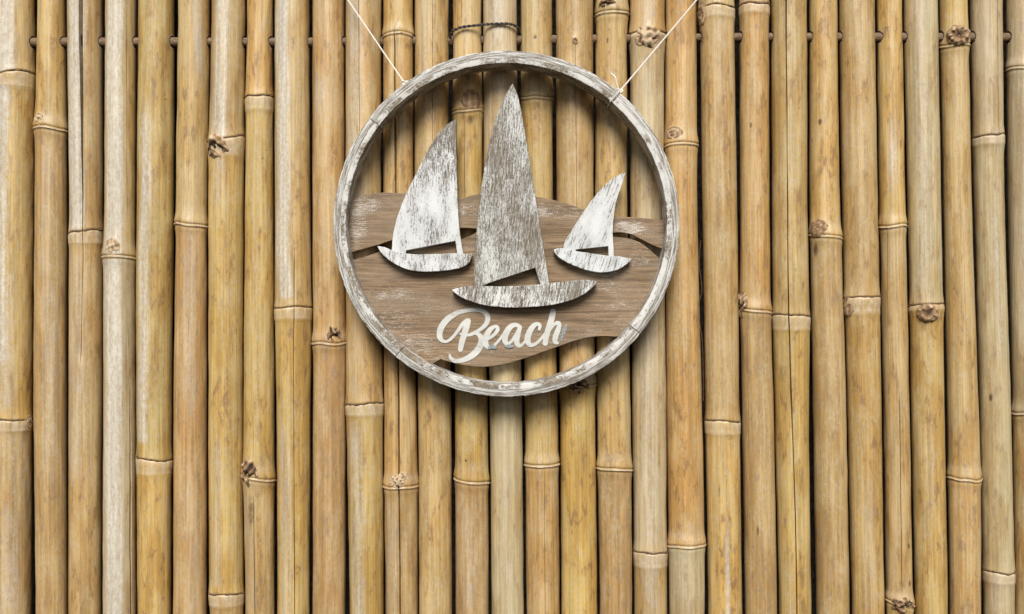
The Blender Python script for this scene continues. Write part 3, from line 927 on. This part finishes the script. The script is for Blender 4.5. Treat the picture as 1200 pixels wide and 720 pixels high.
def hoop_segment(a0, a1, k):
    """angles in degrees, counter-clockwise seen from the camera"""
    n = int(abs(a1 - a0) / 1.2)
    an = np.radians(np.linspace(a0 + .12, a1 - .12, n))
    dr = .0007 * np.random.RandomState(k).uniform(-1, 1)
    bv = .0016
    prof = [(RO - bv * .45, YF), (RO - bv * .12, YF + bv * .15), (RO, YF + bv * .5), (RO, YF + .012), (RO, YB - .012), (RO, YB - bv), (RO - bv, YB),
            (RI + bv, YB), (RI, YB - bv), (RI, YB - .012), (RI, YF + .012), (RI, YF + bv * .6), (RI + bv * .15, YF + bv * .15), (RI + bv * .6, YF),
            (RI + .0055, YF - .00005)]
    V, PC = [], []
    m = len(prof)
    per = np.concatenate([[0], np.cumsum([math.dist(prof[i], prof[(i + 1) % m]) for i in range(m)])])
    for a in an:
        wob = .0007 * hw_(a) + dr * .5
        rag = .00020 * math.sin(a * 61 + k) + .00015 * math.sin(a * 137)
        for q, (r, y) in enumerate(prof):
            rr = r + wob + (rag if q < 6 else -rag)
            V.append((HX + rr * math.cos(a), y + dr, HZ + rr * math.sin(a)))
            PC.append((a * RO + k * 3, per[q], k * .37))
    F = []
    for i in range(n - 1):
        for q in range(m):
            a, b = i * m + q, i * m + (q + 1) % m
            F.append((a, a + m, b + m, b))
    F.append(tuple(range(m)))
    F.append(tuple((n - 1) * m + q for q in range(m))[::-1])
    add_mesh('hoop_segment', V, F, M['hoop'], sign, attrs={'pc': ('FLOAT_VECTOR', PC)}, sharp=28)


for k, (a0, a1) in enumerate(((49, 142.5), (142.5, 230), (230, 320.5), (320.5, 409))):
    hoop_segment(a0, a1, k)

# the wave-cut board inside the hoop
BF, BB = -0.0365, -0.0275


def bxz(px, py, y=BF):
    p = P(px, py, y)
    return (p[0], p[2])


def on_circle(px, py):
    x, z = bxz(px, py)
    return math.atan2(z - HZ, x - HX)


RB = RI + 0.0015


def arc(p, q, n=24):
    a, b = on_circle(*p), on_circle(*q)
    while b > a:
        b -= 2 * math.pi
    while b < a - 2 * math.pi:
        b += 2 * math.pi
    return [(HX + RB * math.cos(t), HZ + RB * math.sin(t)) for t in np.linspace(a, b, n)]


top = [(413, 236), (426, 229), (445, 226), (475, 227), (510, 232), (540, 232.5), (556, 228.5), (590, 226), (630, 231), (660, 237.5), (690, 247), (712, 252), (735, 254.5), (757, 256), (780, 258.5)]
r_up = [(777, 292), (765, 287.5), (750, 280), (737, 274), (724, 272.5), (712, 274)]
r_lo = [(712, 277), (722, 278), (736, 279.5), (750, 284.5), (761, 292.5), (774, 304)]
bottom = [(722, 395), (708, 394), (690, 395.5), (672, 400), (655, 406), (635, 413), (612, 421), (590, 427), (568, 430), (546, 428.5), (528, 424.5), (516, 421)]
l_lo = [(413, 305), (426, 302), (443, 296), (470, 291), (510, 289), (540, 281), (556, 274)]
l_up = [(562, 268.5), (548, 267.5), (535, 268), (500, 274), (462, 281), (440, 288), (411, 296)]
ol = []
ol += [tuple(p) for p in catmull([bxz(*p) for p in top], 5)]
ol += arc(top[-1], r_up[0], 6)[1:-1]
ol += [tuple(p) for p in catmull([bxz(*p) for p in r_up], 5)]
ol += [tuple(p) for p in catmull([bxz(*p) for p in r_lo], 5)]
ol += arc(r_lo[-1], bottom[0], 20)[1:-1]
ol += [tuple(p) for p in catmull([bxz(*p) for p in bottom], 5)]
ol += arc(bottom[-1], l_lo[0], 26)[1:-1]
ol += [tuple(p) for p in catmull([bxz(*p) for p in l_lo], 5)]
ol += [tuple(p) for p in catmull([bxz(*p) for p in l_up], 5)]
ol += arc(l_up[-1], top[0], 12)[1:-1]
v, f = plate(ol, BF, BB)
add_mesh('wave_board', v, f, M['board'], sign, origin=(HX, BF, HZ), smooth=False, bevel=.0005)

# the three sailboats: each a hull and a sail with its mast, sawn from board and glued on
jit = random.Random(3)


def rough_outline(lists, y, amp=.00018):
    out = []
    for L in lists:
        pts = catmull([bxz(*p, y) for p in L], 6) if len(L) > 2 else [np.array(bxz(*p, y)) for p in L]
        for p in pts:
            q = (p[0] + jit.uniform(-amp, amp), p[1] + jit.uniform(-amp, amp))
            if not out or math.dist(q, out[-1]) > .0004:
                out.append(q)
    if math.dist(out[0], out[-1]) < .0004:
        out.pop()
    return out


def sailboat(sail, hull, yf, ms, mh, label):
    o = rough_outline(hull, yf - .0003)
    base = (sum(p[0] for p in o) / len(o), BF, min(p[1] for p in o))
    b = empty('sailboat', base, sign)
    b['label'] = label
    v, f = plate(o, yf - .0003, BF + .001)
    add_mesh('hull', v, f, M[mh], b, smooth=False, bevel=.0006)
    v, f = plate(rough_outline(sail, yf), yf, BF + .0008)
    zs_ = [p[2] for p in v]
    o = add_mesh('sail', v, f, M[ms], b, origin=(base[0], yf, sum(zs_) / len(zs_)), smooth=False, bevel=.0022 if ms == 'boat_b' else .0006)
    if ms == 'boat_b':                # its edges are sanded back to bare wood
        o.data.materials.append(M['bare'])
        o.modifiers['bevel'].material = 1
        o.modifiers['bevel'].segments = 1


sailboat([[(534.5, 139.5), (534.6, 172), (535.8, 227), (537.8, 263), (540, 281), (543.5, 301)], [(536.5, 301), (533.5, 282.5)],
          [(476, 293.5), (474.5, 301)], [(460, 299), (459.4, 290), (460.5, 277), (464, 260), (472, 237), (484, 211), (499.5, 180), (513, 157), (524, 146), (534, 139.8)]],
         [[(442, 288.5), (451, 290), (460, 294), (474, 297), (496, 298.5), (534, 297), (544, 298), (553.5, 297)],
          [(553.5, 300), (549.5, 308), (540, 313.8), (520.5, 317.3), (498, 318.5), (479, 316.3), (462, 309), (448.5, 298.5), (442.3, 289.5)]],
         -.0480, 'boat_a', 'hull_a', 'mid-sized boat with the whitest sail, over the left wave slot')
sailboat([[(601, 98), (608.7, 119), (615.3, 156), (622, 195), (628, 234), (633.6, 269), (638.7, 300), (644.5, 337)], [(634.5, 337), (627, 313.8)],
          [(598, 323.5), (568.8, 333.8), (568, 340)], [(556, 340), (555, 324), (557, 292), (560, 253.4), (564.7, 214.5), (570.6, 181.4), (578.4, 148), (588, 121), (595.5, 106), (600.4, 98.4)]],
         [[(529.7, 340), (540, 337), (556, 335.6), (598, 335.8), (637, 333), (675.6, 328.6), (692, 328.6), (699.8, 330.3)],
          [(699.6, 331.5), (687, 343), (668, 352.4), (637, 358.8), (598, 360.6), (567, 357.6), (543, 350), (530, 341)]],
         -.0510, 'boat_b', 'hull_b', 'tallest boat in the middle, its white paint most worn away')
sailboat([[(733, 202.6), (728.5, 217), (722.7, 234.7), (719.4, 252), (718, 273.7), (720, 304)], [(713.5, 304), (713, 288.6)],
          [(674.5, 292.8), (674, 298)], [(661, 297), (660.4, 290), (662.5, 283), (669, 271.7), (679, 256), (690.6, 238.6), (704, 222), (718, 209.3), (727, 204.5), (732.6, 202.8)]],
         [[(648.8, 292.6), (655.6, 291), (664, 292), (675, 294.3), (695, 297.5), (713, 300), (726, 300.8), (740, 303.4)],
          [(739.5, 305), (736, 308.5), (725.6, 315.5), (714, 318.6), (702, 319.3), (686.7, 316.5), (671, 310.6), (659.5, 304.8), (652, 299), (649, 294)]],
         -.0480, 'boat_c', 'hull_c', 'smallest boat, its leaning white sail streaked with slanted cracks')

# the word Beach, letters cut from thin board; strokes (x, y, half width) in a 20/3 enlargement of the photo
STROKES = {
 'B': [[(322, 178, 22), (310, 225, 23), (292, 285, 22), (274, 345, 21), (264, 398, 18)],
       [(312, 172, 14), (280, 200, 13), (245, 250, 12), (205, 300, 11), (165, 332, 10), (128, 333, 12), (104, 305, 19), (103, 260, 22), (122, 212, 23),
        (165, 160, 22), (230, 118, 18), (310, 95, 14), (385, 88, 13), (445, 102, 16), (476, 140, 18), (470, 190, 17), (435, 230, 14), (385, 262, 12), (330, 285, 11), (262, 276, 7)],
       [(350, 272, 8), (395, 275, 13), (424, 305, 19), (425, 350, 23), (395, 408, 24), (345, 452, 22), (280, 482, 18), (225, 488, 15), (190, 468, 12), (180, 440, 7)]],
 'e': [[(438, 335, 8), (480, 316, 10), (525, 285, 12), (553, 248, 14), (550, 222, 12), (525, 222, 13), (495, 245, 18), (468, 290, 22), (458, 338, 22), (472, 374, 17), (506, 380, 12), (545, 350, 10), (585, 300, 9), (612, 262, 9)]],
 'a': [[(728, 222, 14), (695, 206, 15), (655, 222, 20), (622, 268, 23), (610, 315, 22), (622, 350, 15), (652, 345, 11), (688, 298, 11), (722, 240, 12)],
       [(730, 225, 14), (712, 280, 20), (702, 330, 21), (716, 366, 16), (745, 362, 10), (775, 325, 8)]],
 'c': [[(880, 240, 10), (884, 212, 13), (862, 198, 14), (828, 222, 19), (800, 270, 22), (788, 322, 22), (806, 362, 16), (845, 358, 12), (885, 325, 10), (925, 272, 8)]],
 'h': [[(987, 102, 21), (974, 165, 22), (952, 235, 21), (934, 300, 21), (926, 350, 19)],
       [(938, 308, 8), (962, 250, 9), (992, 208, 11), (1022, 190, 14), (1036, 206, 15), (1024, 252, 19), (1006, 300, 20), (1004, 338, 17), (1024, 348, 9)]],
}
LZ = BF - .0008


def stroke_plate(strokes, y_front, y_back, h=.00028):
    """union of round-nibbed strokes, filled by marching squares and given thickness"""
    pts, wid = [], []
    for st in strokes:
        d = np.array([np.array(p) for p in catmull(st, 12)])
        pts.append(np.array([bxz(500 + p[0] / 6.6667, 350 + p[1] / 6.6667, y_front) for p in d]))
        wid.append((d[:, 2] * 1.05 + .3) / 6.6667 * .001 * (D + y_front) / D)
    A = np.concatenate(pts); W = np.concatenate(wid)
    lo, hi = A.min(0) - .005, A.max(0) + .005
    gx, gz = np.arange(lo[0], hi[0], h), np.arange(lo[1], hi[1], h)
    GX, GZ = np.meshgrid(gx, gz, indexing='ij')
    fld = np.full(GX.shape, -1.0)
    for p, w in zip(pts, wid):
        for k in range(len(p) - 1):
            ab = p[k + 1] - p[k]
            L2 = max(float(ab @ ab), 1e-14)
            t = np.clip(((GX - p[k][0]) * ab[0] + (GZ - p[k][1]) * ab[1]) / L2, 0, 1)
            dd = np.hypot(GX - p[k][0] - t * ab[0], GZ - p[k][1] - t * ab[1])
            fld = np.maximum(fld, w[k] + (w[k + 1] - w[k]) * t - dd)
    fld[np.abs(fld) < 1e-7] = 1e-7
    vid, V, F = {}, [], []

    def vert(key, x, z):
        if key not in vid:
            vid[key] = len(V)
            V.append((x, z))
        return vid[key]
    for a in range(len(gx) - 1):
        for b in range(len(gz) - 1):
            cs = ((a, b), (a + 1, b), (a + 1, b + 1), (a, b + 1))
            fv = [fld[c] for c in cs]
            if max(fv) <= 0:
                continue
            poly = []
            for q in range(4):
                c0, c1 = cs[q], cs[(q + 1) % 4]
                f0, f1 = fv[q], fv[(q + 1) % 4]
                if f0 > 0:
                    poly.append(vert(c0, gx[c0[0]], gz[c0[1]]))
                if (f0 > 0) != (f1 > 0):
                    t = f0 / (f0 - f1)
                    poly.append(vert((min(c0, c1), max(c0, c1)), gx[c0[0]] + t * (gx[c1[0]] - gx[c0[0]]), gz[c0[1]] + t * (gz[c1[1]] - gz[c0[1]])))
            if len(poly) > 2:
                F.append(tuple(poly))
    ed = {}
    for f in F:
        for q in range(len(f)):
            ed[(f[q], f[(q + 1) % len(f)])] = 1
    n = len(V)
    VV = [(x, y_front, z) for x, z in V] + [(x, y_back, z) for x, z in V]
    FF = list(F) + [tuple(i + n for i in reversed(f)) for f in F]
    for (a, b) in ed:
        if (b, a) not in ed:
            FF.append((b, a, a + n, b + n))
    return VV, FF


for li, (ch, sts) in enumerate(STROKES.items()):
    v, f = stroke_plate(sts, LZ - .00022 * (li % 2), BF + .0003)
    o = add_mesh('letter', v, f, M['letter'], sign, smooth=False)
    o['label'] = 'raised cream script letter %s' % ch
for st in ([(488, 385, 9), (508, 374, 16), (532, 384, 12)], [(615, 372, 7), (645, 374, 13), (676, 374, 7)], [(1042, 335, 7), (1060, 285, 12), (1080, 235, 14), (1092, 208, 8)]):
    v, f = stroke_plate([st], LZ - .0006 if st[0][0] < 1000 else BF - .0004, BF + .0003)
    add_mesh('paint_smear', v, f, M['smear'], sign, smooth=False)['label'] = 'grey blue smear beside the cream letters'

# ------------------------------------------------------------------ the two strings the sign hangs from


def hang_string(name, label, ang, far, tail):
    a = math.radians(ang)
    ca, sa = math.cos(a), math.sin(a)

    def hp(r, y, side=0.0):
        return np.array([HX + r * ca - side * sa, y, HZ + r * sa + side * ca])
    g = .0008
    loop = [hp(RO + g, YF + .010), hp(RO + g, YF - g), hp(RI - g, YF - g, .0006), hp(RI - g, YB + .0, .001), hp(RI - g, YB + g, .001), hp(RO + g, YB + g, .001), hp(RO + g, YF + .011, .0008)]
    # no curve through the hoop: straight runs between the corners
    lp, _ = resample(loop, .0008)
    kn = hp(RO + .0012, YF + .004)
    root = empty(name, tuple(kn))
    tag(root, label, 'string', 'strings holding the sign')
    if tail:
        v, f = twisted(lp, .00034, .00026, .0030, 2)
        add_mesh('loop', v, f, M['string'], root)
    end = np.array(far)
    mid = (kn + end) / 2 + np.array([0, 0, -.0006])
    v, f = twisted(catmull([kn, mid, end], 20), .00056, .00044, .0040, 2)
    add_mesh('cord', v, f, M['string'], root)
    # overhand knot: a small trefoil of the same string
    pts = []
    for t in np.linspace(0, 2 * math.pi, 60):
        q = np.array([math.sin(t) + 2 * math.sin(2 * t), -math.sin(3 * t) * 1.1, math.cos(t) - 2 * math.cos(2 * t)]) * .0013
        pts.append(kn + q)
    v, f = twisted(pts, .00058, .0004, .0034, 2)
    add_mesh('knot', v, f, M['string'], root)
    if tail:
        tp = catmull([kn] + [np.array(P(x, y, yy)) for x, y, yy in tail], 8)
        v, f = twisted(tp, .00056, .00042, .0036, 2)
        parts = [(v, f)]
        e = tp[-1]
        rg = random.Random(4)
        for q in range(9):
            d = np.array([rg.uniform(-1, .5), rg.uniform(-.6, .4), rg.uniform(.1, 1)]) * .004
            parts.append(tube(catmull([e, e + d * .5 + np.array([0, 0, .0004]), e + d], 3), .00014, 4))
        v, f = merge(*parts)
        add_mesh('loose_end', v, f, M['string'], root)
    return root


hang_string('hanging_string', 'thin white string without a loose end, tied above the mid-sized white boat', 126.0, P(366, -62, -.020), None)
hang_string('hanging_string', 'thin white string with a frayed loose end, tied to hoop above the smallest boat', 49.6, P(868, -62, -.020),
            [(722.5, 98, -.059), (721, 91, -.060), (716, 86, -.059)])

# ------------------------------------------------------------------ twisted wire round two poles
wp = [P(*q) for q in ((527.5, 47, .004), (527.5, 42, -.008), (530, 37, -.0150), (538, 33, -.0205), (548, 31, -.0222), (558, 30, -.0212), (566, 29, -.0195), (575, 28.5, -.0222),
                      (586, 28, -.0240), (597, 28.3, -.0222), (604.5, 31, -.0165), (608, 35, -.010), (608.5, 42, .004))]
v, f = twisted(catmull(wp, 8), .00095, .00085, .011, 2, .0008, 7)
o = add_mesh('wire_tie', v, f, M['wire'], None)
tag(o, 'dark twisted wire bound round two poles just above the hoop', 'wire')

print('tris', sum(len(m.loop_triangles) or sum(len(p.vertices) - 2 for p in m.polygons) for m in bpy.data.meshes))
